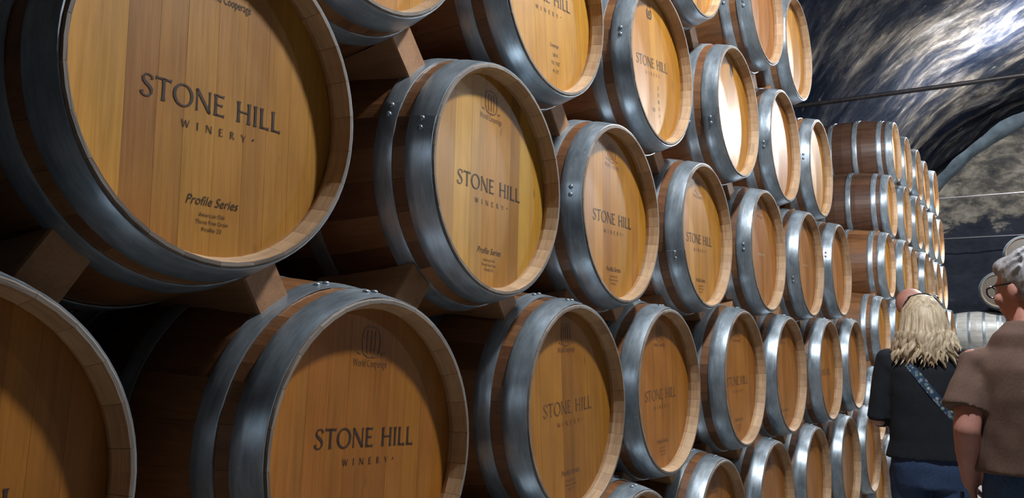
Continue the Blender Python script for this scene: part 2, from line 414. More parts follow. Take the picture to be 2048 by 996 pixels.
# the woman with the blond hair, seen from behind
A = {-1: ((-.185, -.01, 1.40), (-.235, -.02, 1.13), (-.15, .20, 1.08), (.6, .8, .1), (1, 0, -.2)), 1: ((.185, -.01, 1.40), (.235, .0, 1.13), (.14, .20, 1.10), (-.6, .8, .1), (-1, 0, -.2))}
ew, HMw, smw = person((.570, 4.72, 0), r_(6), .955, dict(label='woman seen from behind, long blond hair, navy top, floral strap across her back', sh=.20, ch=.178, wa=.180, hp=.200, hemw=.206, hem=.935, depth=1.12,
    yaw=r_(-4), arms=A, legs=legs(.095, .105, .05), skin=M_SKIN2, shirt=M_NAVY, jeans=M_JEAN2, sleeve=1.12, seed=2.0, headk=.97, fold=.009))
rh = random.Random(5)
hc = Vector((0, .004, 1.655))
b = MB(); b.ell(hc+Vector((0, -.012, .022)), (.090, .108, .096))
for k in range(170):                                     # locks falling from the crown to below the shoulders
    a = rh.uniform(r_(165), r_(375)) if k % 5 else rh.uniform(r_(180), r_(360)); ca, sa = math.cos(a), math.sin(a)
    sp = rh.uniform(.85, 1.12); ln = rh.uniform(.10, .19)
    p0 = hc+Vector((ca*.045, sa*.05-.012, .098)); p1 = hc+Vector((ca*.088, sa*.104-.012, .035)); p2 = hc+Vector((ca*.100*sp, sa*.112*sp-.012, -.07))
    wv = rh.uniform(-.02, .02)
    ph = rh.uniform(0, 6.3); path = [p0, p1, p2]; rad = [.010, .014, .016]
    for q in range(1, 8):
        u_ = q/7; wob = .010*math.sin(ph+u_*9)
        path.append(hc+Vector((ca*(.104+.052*u_**1.3)*sp+wob+wv*u_, sa*(.112+.03*u_)*sp-.014+.008*math.cos(ph+u_*8), -.07-u_*ln)))
        rad.append(.0155*(1-u_**2.2)+.002)
    b.tube(path, rad, 7)
link('hair', b.mesh('hair', M_BLOND, True), ew)
b = MB(); b.tube([hc+HMw @ Vector((.096*math.cos(a), .012+.03*math.sin(a), .028+.094*math.sin(a))) for a in [r_(d) for d in range(-5, 190, 15)]], [.0055]*13, 8)
for s_ in (-1, 1): b.ell(hc+HMw @ Vector((s_*.042, .062, .100)), (.034, .010, .026), Matrix.Rotation(r_(-50), 3, 'X'))
tag(link('sunglasses', b.mesh('sunglasses', M_BLACKP, True), ew), 'black sunglasses pushed up on the hair')
def strap_mat():
    t = NT('floral_webbing'); oc = t.obj(); vo = t.n('ShaderNodeTexVoronoi'); vo.inputs['Scale'].default_value = 46; t.l(oc, vo.inputs['Vector'])
    ring = t.ramp(vo.outputs['Distance'], [(.16, 1.0), (.26, .0), (.34, .7), (.42, 0.0)])
    hue = t.ramp(vo.outputs['Color'], [(.25, (.45, .62, .45)), (.45, (.15, .42, .48)), (.6, (.70, .70, .60)), (.8, (.28, .24, .5))])
    t.l(t.mix((.018, .050, .105), hue, ring), t.b.inputs['Base Color']); t.set(Roughness=.7); return t.m
bv = BVHTree.FromPolygons([v_.co.copy() for v_ in smw.vertices], [tuple(p.vertices) for p in smw.polygons])
pts = []
for i in range(33):
    q = i/32; x = -.105+(.205+.105)*q; z = 1.455+(1.03-1.455)*q
    hit = bv.ray_cast(Vector((x, -1, z)), Vector((0, 1, 0)))
    if hit[0] is None: hit = bv.find_nearest(Vector((x, -.1, z)))
    pts.append(hit[0]+Vector((0, -.007, 0)))
for _ in range(3): pts = [pts[0]]+[(pts[i-1]+pts[i]*2+pts[i+1])/4 for i in range(1, len(pts)-1)]+[pts[-1]]
V = []; Fc = []
for i, p in enumerate(pts):
    t_ = (pts[min(i+1, 32)]-pts[max(i-1, 0)]).normalized(); s_ = t_.cross(Vector((0, -1, 0))).normalized()*.019
    V += [p+s_, p-s_, p-s_+Vector((0, .004, 0)), p+s_+Vector((0, .004, 0))]
for i in range(32):
    for k in range(4): Fc.append((i*4+k, i*4+(k+1) % 4, (i+1)*4+(k+1) % 4, (i+1)*4+k))
Fc += [(3, 2, 1, 0), (128, 129, 130, 131)]
so = link('bag_strap', mesh('bag_strap', V, Fc, strap_mat()), None, ew.location, ew.rotation_euler); so.scale = ew.scale
tag(so, 'blue floral webbing strap running diagonally across the navy top', 'strap')

# the man in the brown T-shirt, head turned to the left
A = {-1: ((-.182, -.02, 1.395), (-.222, -.10, 1.175), (-.212, .015, .985), (.15, .25, -1), (1, 0, 0)), 1: ((.182, -.02, 1.395), (.225, -.05, 1.15), (.215, .05, .94), (-.1, .2, -1), (-1, 0, 0))}
em, HMm, smm = person((1.065, 3.42, 0), r_(8), 1.0, dict(label='man in brown T-shirt and jeans with grey hair and glasses, head turned left', sh=.20, ch=.192, wa=.196, hp=.196, hemw=.208, hem=1.035, depth=1.2,
    yaw=r_(50), nod=r_(-6), hoff=(-.010, .05, .006), collar=True, arms=A, legs=legs(.10, .11), skin=M_SKIN, shirt=M_BROWN, jeans=M_JEAN, sleeve=.72, seed=9.0, fold=.014))
hc = Vector((0, .012, 1.645))+Vector((-.010, .05, .006))
b = MB(); Hp = lambda x, y, z: hc+HMm @ Vector((x, y, z))
b.ell(Hp(0, -.028, .040), (.088, .098, .090), HMm); b.ell(Hp(0, -.055, -.012), (.078, .062, .070), HMm); b.ell(Hp(0, .030, .082), (.070, .062, .042), HMm)
for k in range(80):
    a = rh.uniform(0, 2*PI); el = rh.uniform(.1, 1.35); d = Vector((math.cos(a)*math.cos(el), math.sin(a)*math.cos(el), math.sin(el)))
    if d.y > .45 and d.z < .75: continue
    c_ = Vector((d.x*.086, d.y*.098-.026, d.z*.088+.042)); t_ = Vector((-d.y*.4+.1, .5, -.35)).normalized()*.026
    b.tube([Hp(*(c_-t_)), Hp(*(c_+d*.001)), Hp(*(c_+t_))], [.006, .009, .005], 8)
link('hair', b.fused('hair', M_GREYH, .005, 9), em)
b = MB()
for s_ in (-1, 1):
    b.tube([Hp(s_*.083, -.01, .018), Hp(s_*.082, .05, .018), Hp(s_*.066, .094, .012)], [.003]*3, 6)
    b.tube([Hp(s_*.036+.026*math.cos(a), .098, .002+.020*math.sin(a)) for a in [2*PI*i/14 for i in range(15)]], [.0026]*15, 6, False)
b.tube([Hp(-.010, .100, .008), Hp(.010, .100, .008)], [.0025]*2, 6)
link('glasses', b.mesh('glasses', M_BLACKP, True), em)
b = MB(); b.tube([(-.243, -.035, .955), (-.250, -.06, .90), (-.247, -.055, .80), (-.25, -.06, .72)], [.007, .007, .006, .005], 8)
for i in range(6): b.ell((-.248, -.062, .90-.032*i), (.010, .010, .008), n=8, m=6)
lo = link('wrist_lanyard', b.mesh('wrist_lanyard', simple('blue_cord', (.03, .06, .14), .6), True), None, em.location, em.rotation_euler); lo.scale = em.scale
tag(lo, 'beaded blue lanyard hanging at the hip of the brown-shirted man', 'lanyard')

# the bald man in front of the woman, mostly hidden
A = {-1: ((-.20, -.01, 1.40), (-.25, .0, 1.12), (-.20, .12, .92), (.1, .4, -1), (1, 0, 0)), 1: ((.20, -.01, 1.40), (.25, .0, 1.12), (.2, .12, .92), (-.1, .4, -1), (-1, 0, 0))}
eb, HMb, smb = person((.345, 6.0, 0), r_(-80), 1.01, dict(label='bald man standing beyond the blond woman, only his pink head showing', sh=.20, ch=.185, wa=.18, hp=.19, hemw=.2, hem=.93, depth=1.05,
    yaw=r_(25), nod=r_(-12), arms=A, legs=legs(.095, .10), skin=M_SKIN, shirt=M_GREYSHIRT, jeans=M_JEAN2, sleeve=.6, seed=4.0))

# ------------------------------------------------------------------ barrels
L, RW, RB, TH, NS = .90, .2865, .348, .027, 26
REC = .044
def rho(x):                      # outer wood radius, x from 0 (front chime) to -L
    u = (x+L/2)/(L/2); return RW+(RB-RW)*(1-abs(u)**2.1)

def stave_mesh(name, full=False):
    ns = NS if full else 1
    V = []; Fc = []; FM = []
    xs = [0, -.003, -.032, -.07, -.15, -.27, -.45, -.63, -.75, -.84, -L+.032, -L+.003, -L]
    for sidx in range(ns):
        half = PI/NS-.0004/RB; base = len(V); rows = []
        for xi, x in enumerate(xs):
            dx = min(-x, L+x)                                   # the chime is chamfered inwards to a thin edge
            ro = rho(x)-(.002 if dx == 0 else 0); ri = rho(x)-(TH if dx > .03 else .0085+(TH-.0085)*dx/.032)
            ring = []
            for r, A in ((ro, (-half, 0, half)), (ri, (half, 0, -half))):
                for a in A:
                    q = a+2*PI*sidx/NS
                    ring.append(len(V)); V.append((x, -r*math.sin(q), r*math.cos(q)))
            rows.append(ring)
        for i in range(len(rows)-1):
            for k in range(6):
                Fc.append((rows[i][k], rows[i+1][k], rows[i+1][(k+1) % 6], rows[i][(k+1) % 6]))
                FM.append(0 if k in (0, 1) and i not in (0, len(rows)-2) else (1 if k not in (0, 1) else 2))
        for rr, fl in ((rows[0], 0), (rows[-1], 1)):
            q = (rr[0], rr[1], rr[2], rr[3], rr[4], rr[5]); Fc.append(q if not fl else q[::-1]); FM.append(2)
    me = mesh(name, V, Fc, [M_STAVE if not full else M_BODYF, M_RAW, M_END], False, FM)
    bm = bmesh.new(); bm.from_mesh(me); bmesh.ops.recalc_face_normals(bm, faces=bm.faces); bm.to_mesh(me); bm.free()
    return me
ME_STAVE = stave_mesh('stave'); ME_BODY = stave_mesh('body', True)

HR = rho(-REC)-TH+.0005                  # head radius
def plank_meshes(cuts):
    out = []
    for a, b_ in zip(cuts[:-1], cuts[1:]):
        a2, b2 = a+.00005, b_-.00005
        def z(y): return math.sqrt(max(1e-6, HR*HR-y*y))
        n = 5; ys = [a2+(b2-a2)*i/n for i in range(n+1)]
        a2c, b2c = max(a2, -HR+.002), min(b2, HR-.002)
        ys = [a2c+(b2c-a2c)*i/n for i in range(n+1)]
        out2 = [(y, z(y)) for y in ys]+[(y, -z(y)) for y in reversed(ys)]
        m = len(out2); bev = .0003
        cy = (a2c+b2c)/2; hw = (b2c-a2c)/2
        V = [(0, cy+(y-cy)*(1-bev/hw), zz-math.copysign(bev*.3, zz)) for y, zz in out2]+[(-.0002, y, zz) for y, zz in out2]+[(-.022, y, zz) for y, zz in out2]
        Fc = [tuple(range(m))[::-1], tuple(range(2*m, 3*m))]
        for r in (0, 1):
            for k in range(m): Fc.append((r*m+k, r*m+(k+1) % m, (r+1)*m+(k+1) % m, (r+1)*m+k))
        me = mesh('head_plank', V, Fc, [M_HEAD])
        bm = bmesh.new(); bm.from_mesh(me); bmesh.ops.recalc_face_normals(bm, faces=bm.faces); bm.to_mesh(me); bm.free()
        out.append(me)
    return out
PLANKSETS = [plank_meshes(c) for c in (
    [-HR, -.163, -.108, -.058, .002, .062, .112, .165, HR],
    [-HR, -.185, -.128, -.068, -.012, .040, .105, .150, .2, HR],
    [-HR, -.150, -.082, -.030, .028, .095, .140, .196, HR])]
def head_disc():
    n = 40; V = []; Fc = []
    for x in (0, -.022):
        for k in range(n): a = 2*PI*k/n; V.append((x, HR*math.cos(a), HR*math.sin(a)))
    Fc = [tuple(range(n)), tuple(range(2*n-1, n-1, -1))]+[(k, k+n, (k+1) % n+n, (k+1) % n) for k in range(n)]
    return mesh('head', V, Fc, [M_HEAD])
ME_DISC = head_disc()

def hoop_mesh(x0, x1, n=72, th=.0032):
    V = []; Fc = []
    xm = (x0+x1)/2
    prof = [(x0, rho(x0)), (x0, rho(x0)+th*.8), (x0-.0015, rho(x0)+th), (x0+(x1-x0)*.33, rho(x0+(x1-x0)*.33)+th), (x0+(x1-x0)*.66, rho(x0+(x1-x0)*.66)+th), (x1+.0015, rho(x1)+th), (x1, rho(x1)+th*.8), (x1, rho(x1))]
    m = len(prof)
    for k in range(n+1):                                   # the band overlaps itself where it is riveted
        a = 2*PI*k/n + (.06 if k == n else 0); ex = .0022*max(0, (k-(n-4))/4)
        for x, r in prof: V.append((x, (r+ex)*math.sin(a), (r+ex)*math.cos(a)))
    for k in range(n):
        for i in range(m): Fc.append((k*m+i, k*m+(i+1) % m, (k+1)*m+(i+1) % m, (k+1)*m+i))
    Fc.append(tuple(range(m))); Fc.append(tuple(range((n+1)*m-1, n*m-1, -1)))
    me = mesh('hoop', V, Fc, [M_STEEL], True)
    bm = bmesh.new(); bm.from_mesh(me); bmesh.ops.recalc_face_normals(bm, faces=bm.faces)
    for e in bm.edges:
        if len(e.link_faces) == 2 and e.calc_face_angle(0) > .7: e.smooth = False
    bm.to_mesh(me); bm.free(); return me
HOOPX = [(-.004, -.066), (-.098, -.143), (-.312, -.357), (-.543, -.588), (-.757, -.802), (-.834, -.896)]
ME_HOOP = [hoop_mesh(a, c) for a, c in HOOPX]
b = MB(); b.ell((0, 0, 0), (.0075, .0075, .0042), n=10, m=6); ME_RIVET = b.mesh('rivet', [M_STEEL], True)

# ---- lettering (flat print): u to the right, v up, unit cap height
def stroke(pts, wid):
    P = [Vector(p) for p in pts]; v = []; f = []
    for i, p in enumerate(P):
        t = (P[min(i+1, len(P)-1)]-P[max(i-1, 0)]).normalized(); n_ = Vector((-t.y, t.x)); w_ = wid[i] if isinstance(wid, (list, tuple)) else wid
        v += [p+n_*w_/2, p-n_*w_/2]
    for i in range(len(P)-1): f.append((2*i, 2*i+1, 2*i+3, 2*i+2))
    return v, f
def stem(x, w_=.125, y0=0, y1=1):
    h = y1-y0
    return stroke([(x, y0), (x, y0+.05*h), (x, y0+.2*h), (x, y0+.8*h), (x, y0+.95*h), (x, y1)], [w_*1.9, w_*1.3, w_, w_, w_*1.3, w_*1.9])
def bar(x0, x1, y, w_=.075, end=.2, both=False):
    return stroke([(x0, y), (x0+(.06 if both else .01), y), (x1-.07, y), (x1-.02, y), (x1, y)], [end if both else w_, w_, w_, end*.75, end])
def arc(cx, cy, rx, ry, a0, a1, w0, w1, n=22):
    pts = []; wd = []
    for i in range(n+1):
        a = math.radians(a0+(a1-a0)*i/n); pts.append((cx+rx*math.cos(a), cy+ry*math.sin(a)))
        wd.append(w1+(w0-w1)*abs(math.cos(a))**1.3)
    return stroke(pts, wd)
def glyph(ch):
    if ch == 'S':
        c = [(.50, .80), (.47, .92), (.33, .985), (.17, .95), (.09, .82), (.11, .68), (.24, .57), (.38, .46), (.48, .33), (.47, .16), (.36, .04), (.20, .01), (.07, .06), (.03, .22)]
        return [stroke(c, [.15, .07, .06, .08, .11, .13, .14, .14, .13, .10, .08, .06, .08, .16])], .56
    if ch == 'T': return [stem(.36, .13), bar(.0, .72, .955, .08, .22, True)], .72
    if ch == 'O': return [arc(.47, .5, .42, .485, 0, 360, .14, .075, 40)], .94
    if ch == 'N': return [stem(.11, .075), stem(.74, .075), stroke([(.06, 1), (.12, .95), (.72, .06), (.78, -.02)], [.10, .14, .14, .07])], .84
    if ch == 'E': return [stem(.12, .13), bar(.1, .54, .955, .075, .19), bar(.1, .47, .52, .07, .17), bar(.1, .57, .045, .08, .2)], .60
    if ch == 'H': return [stem(.12, .13), stem(.70, .13), bar(.1, .7, .52, .07, .07)], .83
    if ch == 'I': return [stem(.13, .13)], .27
    if ch == 'L': return [stem(.12, .13), bar(.1, .55, .045, .085, .25)], .57
    if ch == 'W': return [stroke([(.03, 1), (.28, 0)], .12), stroke([(.28, 0), (.50, .95)], .08), stroke([(.50, .95), (.74, 0)], .12), stroke([(.74, 0), (.98, 1)], .08)], 1.0
    if ch == 'R': return [stem(.12, .12), arc(.18, .74, .28, .23, -95, 95, .12, .07), stroke([(.28, .5), (.62, 0)], [.08, .13])], .64
    if ch == 'Y': return [stem(.36, .12, 0, .5), stroke([(.02, 1), (.36, .45)], .12), stroke([(.70, 1), (.36, .45)], .075)], .72
    if ch == '.': return [arc(.12, .62, .07, .07, 0, 360, .14, .14, 10)], .25
    return [], .42
def word(txt, gap):
    v = []; f = []; x = 0
    for ch in txt:
        parts, w_ = glyph(ch)
        for pv, pf in parts:
            n = len(v); v += [(p.x+x, p.y) for p in pv]; f += [tuple(i+n for i in q) for q in pf]
        x += w_+gap
    return v, f, x-gap
class Print:
    def __init__(s): s.v = []; s.f = []
    def flat(s, v, f, u, z, sx, sz):
        n = len(s.v); e = .00002*(len(s.v) % 7)
        s.v += [(e, u+p[0]*sx, z+p[1]*sz) for p in v]; s.f += [tuple(i+n for i in q) for q in f]
    def caps(s, txt, width, cap, uc, z, gap):
        v, f, w_ = word(txt, gap); k = width/w_; s.flat(v, f, uc-width/2, z, k, cap)
    def type(s, txt, width, uc, z, shear=0.0, cap=None):
        cu = bpy.data.curves.new('t', 'FONT'); cu.body = txt; cu.shear = shear; cu.size = 1; cu.resolution_u = 3
        o = bpy.data.objects.new('t', cu); COL.objects.link(o)
        me = bpy.data.meshes.new_from_object(o.evaluated_get(bpy.context.evaluated_depsgraph_get()))
        xs = [q.co.x for q in me.vertices]; ys = [q.co.y for q in me.vertices]
        x0, x1 = min(xs), max(xs); k = width/(x1-x0); ky = k if cap is None else cap/.7
        n = len(s.v)
        s.v += [(0, uc-width/2+(q.co.x-x0)*k, z+q.co.y*ky) for q in me.vertices]
        s.f += [tuple(i+n for i in p.vertices) for p in me.polygons]
        bpy.data.objects.remove(o); bpy.data.meshes.remove(me)
    def mesh(s, name, mat): return mesh(name, s.v, s.f, mat)
def logo(P, zc, k=1.0):
    """small barrel emblem over the cooper's name"""
    def ln(pts, w_=.003): v, f = stroke(pts, w_*1.0); P.flat(v, f, 0, zc, k, k)
    side = [(-.021, .026), (-.026, .012), (-.026, -.008), (-.021, -.022)]
    ln(side); ln([(-x, y) for x, y in side])
    ln([(-.021, .026), (-.010, .031), (.010, .031), (.021, .026)]); ln([(-.021, -.022), (-.010, -.027), (.010, -.027), (.021, -.022)])
    for x in (-.011, .0, .011): ln([(x, .024), (x*1.15, .002), (x, -.020)], .0035)
    ln([(-.026, .010), (.026, .010)], .002)
    ln([(-.040, -.018), (-.030, -.022)], .004); ln([(.030, -.022), (.042, -.020)], .004)
P = Print(); P.caps('STONE HILL', .280, .036, 0, 0, .10)
def half(P, keep, mat):                                  # the two words of the name, each a part
    fs = [f for f in P.f if keep(sum(P.v[i][1] for i in f)/len(f))]; ids = sorted({i for f in fs for i in f}); mp = {a: k for k, a in enumerate(ids)}
    return mesh('winery_name', [P.v[i] for i in ids], [tuple(mp[i] for i in f) for f in fs], mat)
_, _, wa_ = word('STONE', .10); _, _, wt_ = word('STONE HILL', .10); CUT = -.140+.280*(wa_+.25)/wt_
ME_T1 = [half(P, lambda u: u < CUT, M_INK), half(P, lambda u: u >= CUT, M_INK)]; ME_T1F = [half(P, lambda u: u < CUT, M_INK2), half(P, lambda u: u >= CUT, M_INK2)]
P = Print(); P.caps('WINERY.', .147, .0125, .008, -.041, .95); ME_T2 = P.mesh('winery_subtitle', M_INK); ME_T2F = P.mesh('winery_subtitle', M_INK2)
P = Print(); P.type('Profile Series', .104, .006, -.006, .32, .0155)
P.type('American Oak', .052, .006, -.0245, 0, .0068); P.type('Three Fine Grain', .064, .006, -.0365, 0, .0068); P.type('Profile 23', .038, .006, -.0485, 0, .0068)
ME_T3 = P.mesh('cask_details', M_INK); ME_T3F = P.mesh('cask_details', M_INK2)
P = Print(); logo(P, .034); P.type('World Cooperage', .098, .0, -.012, 0, .015); ME_LOGO = P.mesh('cooper_brand', M_INK2); ME_LOGOD = P.mesh('cooper_brand', M_INK)
P = Print(); P.type('Cooperage', .050, .0, 0, .3, .011); P.type('2015', .028, .004, -.028, 0, .010); P.type('TG  TGT', .048, .004, -.052, 0, .010); P.type('M  CT', .034, .004, -.076, 0, .010)
ME_T4 = P.mesh('cask_details', M_INK)
P = Print()
for i, s_ in enumerate(('2', '0', '1', '5', 'M', 'T')): P.type(s_, .009 if s_ not in 'M' else .011, 0, -.026*i, 0, .013)
P.type('TGT', .03, -.05, -.085, 0, .012); ME_T5 = P.mesh('cask_details', M_INK)
P = Print()
for q in ([(-.017, -.02), (-.022, .0), (-.012, .012)], [(.017, -.02), (.022, .0), (.012, .012)], [(-.017, -.022), (.017, -.022)], [(-.006, -.015), (-.006, .006)], [(.006, -.015), (.006, .006)], [(-.012, .018), (0, .026), (.012, .018)]):
    v, f = stroke(q, .007); P.flat(v, f, 0, 0, 1, 1)
ME_CROWN = P.mesh('cooper_brand', M_INK)
v, f = stroke([(0, .03), (0, .02), (0, .0), (0, -.02), (0, -.03)], [.012, .034, .042, .034, .012])
P = Print(); P.flat(v, f, 0, 0, 1, 1); ME_SPOT = P.mesh('round_stamp', M_INK)
P = Print(); P.type('|||II-III', .10, 0, 0, 0, .010); ME_SCRATCH = P.mesh('scratched_mark', simple('pale_scratch', (.6, .5, .35), .5))

rng = random.Random(11)
GOLD = [(.470, .209, .018), (.440, .189, .016), (.420, .173, .014), (.490, .228, .022), (.390, .155, .013), (.450, .199, .018), (.470, .209, .017)]
RICH = [(.390, .145, .015), (.370, .132, .013), (.410, .155, .016), (.350, .123, .012), (.380, .140, .015)]
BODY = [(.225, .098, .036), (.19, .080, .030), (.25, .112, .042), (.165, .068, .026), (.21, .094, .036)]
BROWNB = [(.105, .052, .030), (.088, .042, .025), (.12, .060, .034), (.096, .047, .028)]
def c4(c, k=1.0): return (c[0]*k, c[1]*k, c[2]*k, 1)
def barrel(x, y, z, label, group, heads=GOLD, body=BODY, spin=None, tilt=0.0, full=True, texts=(), rz=0.0, rivets=True, hoop_spin=None, shades=None):
    """x, y, z: centre of the front rim; parts hang under an Empty at the barrel's lowest point"""
    e = empty('wine_barrel', (0, 0, 0), rz)
    R_ = Matrix.Rotation(rz, 3, 'Z'); o = Vector((x, y, z))+R_ @ Vector((-L/2, 0, -RB)); e.location = o
    tag(e, label, 'barrel', group)
    fr = Vector((L/2, 0, RB))                                  # front rim centre in the Empty's frame
    if spin is None: spin = rng.uniform(0, 2*PI/NS)
    if full:
        for k in range(NS):
            link('stave', ME_STAVE, e, fr, (spin+2*PI*k/NS, 0, 0), c4(rng.choice(body), rng.uniform(.85, 1.15)))
        ps = PLANKSETS[rng.randrange(3)] if shades is None else PLANKSETS[shades[0]]
        for i, me in enumerate(ps):
            c = rng.choice(heads) if shades is None else shades[1][i]
            link('head_plank', me, e, fr+Vector((-REC+rng.uniform(-.0001, .0001), 0, 0)), (tilt, 0, 0), c4(c, rng.uniform(.93, 1.07)))
        link('back_head', ME_DISC, e, fr+Vector((-L+REC+.02, 0, 0)), (0, 0, 0), c4(heads[1]))
    else:
        link('body', ME_BODY, e, fr, (spin, 0, 0), c4(rng.choice(body)))
        link('head', ME_DISC, e, fr+Vector((-REC, 0, 0)), (tilt, 0, 0), c4(rng.choice(heads)))
    hs = hoop_spin if hoop_spin is not None else rng.uniform(0, 2*PI)
    for i, me in enumerate(ME_HOOP):
        a = hs+(rng.uniform(-.15, .15) if i else 0)
        h = link('hoop', me, e, fr, (a, 0, 0))
        if rivets and full and i < 4:
            xm = sum(HOOPX[i])/2
            for q in (-.045, .035):
                rr = rho(xm)+.0055
                link('rivet', ME_RIVET, h, (xm, rr*math.sin(q), rr*math.cos(q)), (-q, 0, 0))
    for (me, u, v_) in [(m_, u, v_) for (ml, u, v_) in texts for m_ in (ml if isinstance(ml, list) else [ml])]:
        ca, sa = math.cos(tilt), math.sin(tilt)
        link(me.name.split('.')[0], me, e, fr+Vector((-REC+.0008, u*ca-v_*sa, u*sa+v_*ca)), (tilt, 0, 0))
    return e

ORD = ['first', 'second', 'third', 'fourth', 'fifth', 'sixth', 'seventh', 'eighth', 'ninth', 'tenth', 'eleventh', 'twelfth']
def prof(dark=True, dz=0.0, lg=True, det=True):
    t = [(ME_T1 if dark else ME_T1F, .004, -.030+dz), (ME_T2 if dark else ME_T2F, .004, -.022+dz)]
    if det: t.append((ME_T3 if dark else ME_T3F, 0, -.178))
    if lg: t.append((ME_LOGO, 0, .168))
    return t
NEAR = 'wine barrels in the near stack'
# name: (x, y, z-from-eye, tilt, texts, palette)
ST = {
 'Z2': (-.01, 2.50, 1.59, 0, [], GOLD), 'Z3': (-.02, 3.288, 1.59, 0, [], GOLD), 'Z4': (.03, 4.093, 1.598, 0, [], RICH), 'Z5': (-.007, 4.853, 1.603, 0, [], GOLD),
 'A0': (-.004, 1.306, .957, 0, prof(), GOLD), 'A1': (-.011, 2.070, .966, r_(4), [(ME_T1, .004, -.01), (ME_T2, .004, -.002), (ME_T4, .036, -.135)], GOLD),
 'A2': (-.016, 2.858, .969, r_(6), [(ME_T1, -.006, .0), (ME_T2F, -.006, .012), (ME_CROWN, -.008, .205), (ME_T5, .035, -.075)], GOLD),
 'A3': (.009, 3.658, .973, 0, [(ME_SPOT, .036, .205)], GOLD), 'A4': (.005, 4.445, .967, 0, [], RICH), 'A5': (.008, 5.223, .975, 0, [], GOLD),
 'B0': (.018, .913, .396, r_(-1.2), prof()[:3]+[(ME_LOGOD, .018, .178)], GOLD), 'B1': (-.003, 1.764, .384, r_(-2.6), prof(), GOLD), 'B2': (-.021, 2.506, .386, r_(-1), prof(), GOLD), 'B3': (-.017, 3.294, .391, 0, prof(), GOLD),
 'B4': (-.001, 4.092, .393, 0, [(ME_SCRATCH, .0, -.02), (ME_LOGO, 0, .175)], RICH), 'B5': (.009, 4.880, .380, 0, [(ME_SCRATCH, .02, -.005)], RICH), 'B6': (.011, 5.661, .395, 0, [], RICH),
 'C0': (.0, .490, -.196, r_(-4), prof(), RICH), 'C1': (.038, 1.271, -.216, r_(-4.2), prof(True, .032), RICH), 'C2': (.007, 2.142, -.204, r_(2), prof(False, .015), RICH), 'C3': (-.025, 2.886, -.199, r_(1), prof(False), RICH),
 'C4': (-.002, 3.680, -.189, 0, prof(False), RICH), 'C5': (-.007, 4.451, -.207, 0, [(ME_LOGO, 0, .168), (ME_T3F, 0, -.178)], RICH), 'C6': (.014, 5.248, -.213, 0, [(ME_T1F, .004, -.03)], RICH), 'C7': (.009, 6.035, -.206, 0, [], RICH),
 'D0': (0, 1.02, -.795, 0, [], RICH), 'D1': (0, 1.80, -.79, 0, [], RICH), 'D2': (-.01, 2.59, -.787, 0, [(ME_LOGO, 0, .168)], RICH), 'D3': (-.014, 3.376, -.787, 0, [(ME_LOGO, 0, .168)], RICH), 'D4': (-.013, 4.145, -.797, 0, [(ME_LOGO, 0, .168)], RICH),
 'D5': (-.007, 4.930, -.802, 0, [(ME_LOGO, 0, .168)], RICH), 'D6': (.008, 5.723, -.811, 0, [], RICH), 'D7': (.001, 6.506, -.812, 0, [], RICH)}
LB = {
 'Z2': 'first wine barrel of the topmost near row, just above the frame',
 'Z3': 'wine barrel cut by the top edge, only its lower rim showing, near stack', 'Z4': 'honey-brown wine barrel high in the near stack, cut by the top edge', 'Z5': 'last wine barrel of the topmost near row, pale glare on its head',
 'A0': 'wine barrel cut by the top edge, right above the largest barrel', 'A1': 'golden wine barrel cut by the top edge with small print low on its head', 'A2': 'oak wine barrel with a crown mark above STONE HILL on its head',
 'A3': 'unlettered wine barrel with dark oval stamp and white glare on its head', 'A4': 'wine barrel just right of the one with the dark oval stamp', 'A5': 'last wine barrel of the second row from the top, near stack',
 'B0': 'largest oak wine barrel, STONE HILL WINERY printed on its head, upper left', 'B1': 'oak wine barrel with striped light and dark head planks beside the largest barrel', 'B2': 'third lettered wine barrel of the middle row, counting from the largest',
 'B3': 'fourth lettered wine barrel of the middle row, counting from the largest', 'B4': 'wine barrel with a pale scratched mark across its head, middle row', 'B5': 'sixth wine barrel of the middle row, counting from the largest', 'B6': 'last wine barrel of the middle row in the near stack',
 'C0': 'wine barrel cut by the left edge, head half in shadow', 'C1': 'big oak wine barrel at the bottom with rivets on top and STONE HILL lettering', 'C2': 'wine barrel with faded STONE HILL lettering right of the big bottom one', 'C3': 'third wine barrel right of the left-edge one in the lower row',
 'C4': 'fourth wine barrel right of the left-edge one in the lower row', 'C5': 'fifth wine barrel right of the left-edge one in the lower row', 'C6': 'sixth wine barrel right of the left-edge one in the lower row', 'C7': 'last wine barrel of the lower row in the near stack',
 'D0': 'wine barrel in the bottom row below the frame, first of that row', 'D1': 'wine barrel in the bottom row below the frame, second of that row', 'D2': 'wine barrel at the bottom edge of which only the top hoops show',
 'D3': 'leftmost wine barrel of the bottom row whose head is in view', 'D4': 'second wine barrel of the bottom row whose head is in view', 'D5': 'third wine barrel of the bottom row whose head is in view', 'D6': 'fourth wine barrel of the bottom row whose head is in view', 'D7': 'last wine barrel of the bottom row in the near stack'}
SHADES = {
 'B0': (0, [(0.500, 0.247, 0.030), (0.350, 0.146, 0.020), (0.400, 0.176, 0.024), (0.450, 0.207, 0.026), (0.420, 0.190, 0.024), (0.390, 0.168, 0.021), (0.430, 0.194, 0.025), (0.460, 0.212, 0.027)]),
 'B1': (2, [(0.470, 0.238, 0.045), (0.550, 0.291, 0.040), (0.460, 0.238, 0.047), (0.470, 0.212, 0.025), (0.440, 0.199, 0.025), (0.330, 0.146, 0.020), (0.550, 0.300, 0.038), (0.500, 0.256, 0.030)]),
 'A1': (1, [(0.500, 0.238, 0.025)]*9), 'C2': (2, [(0.400, 0.168, 0.018), (0.380, 0.159, 0.018), (0.420, 0.176, 0.020), (0.300, 0.115, 0.013), (0.360, 0.146, 0.016), (0.400, 0.168, 0.018), (0.380, 0.159, 0.018), (0.400, 0.168, 0.018)])}
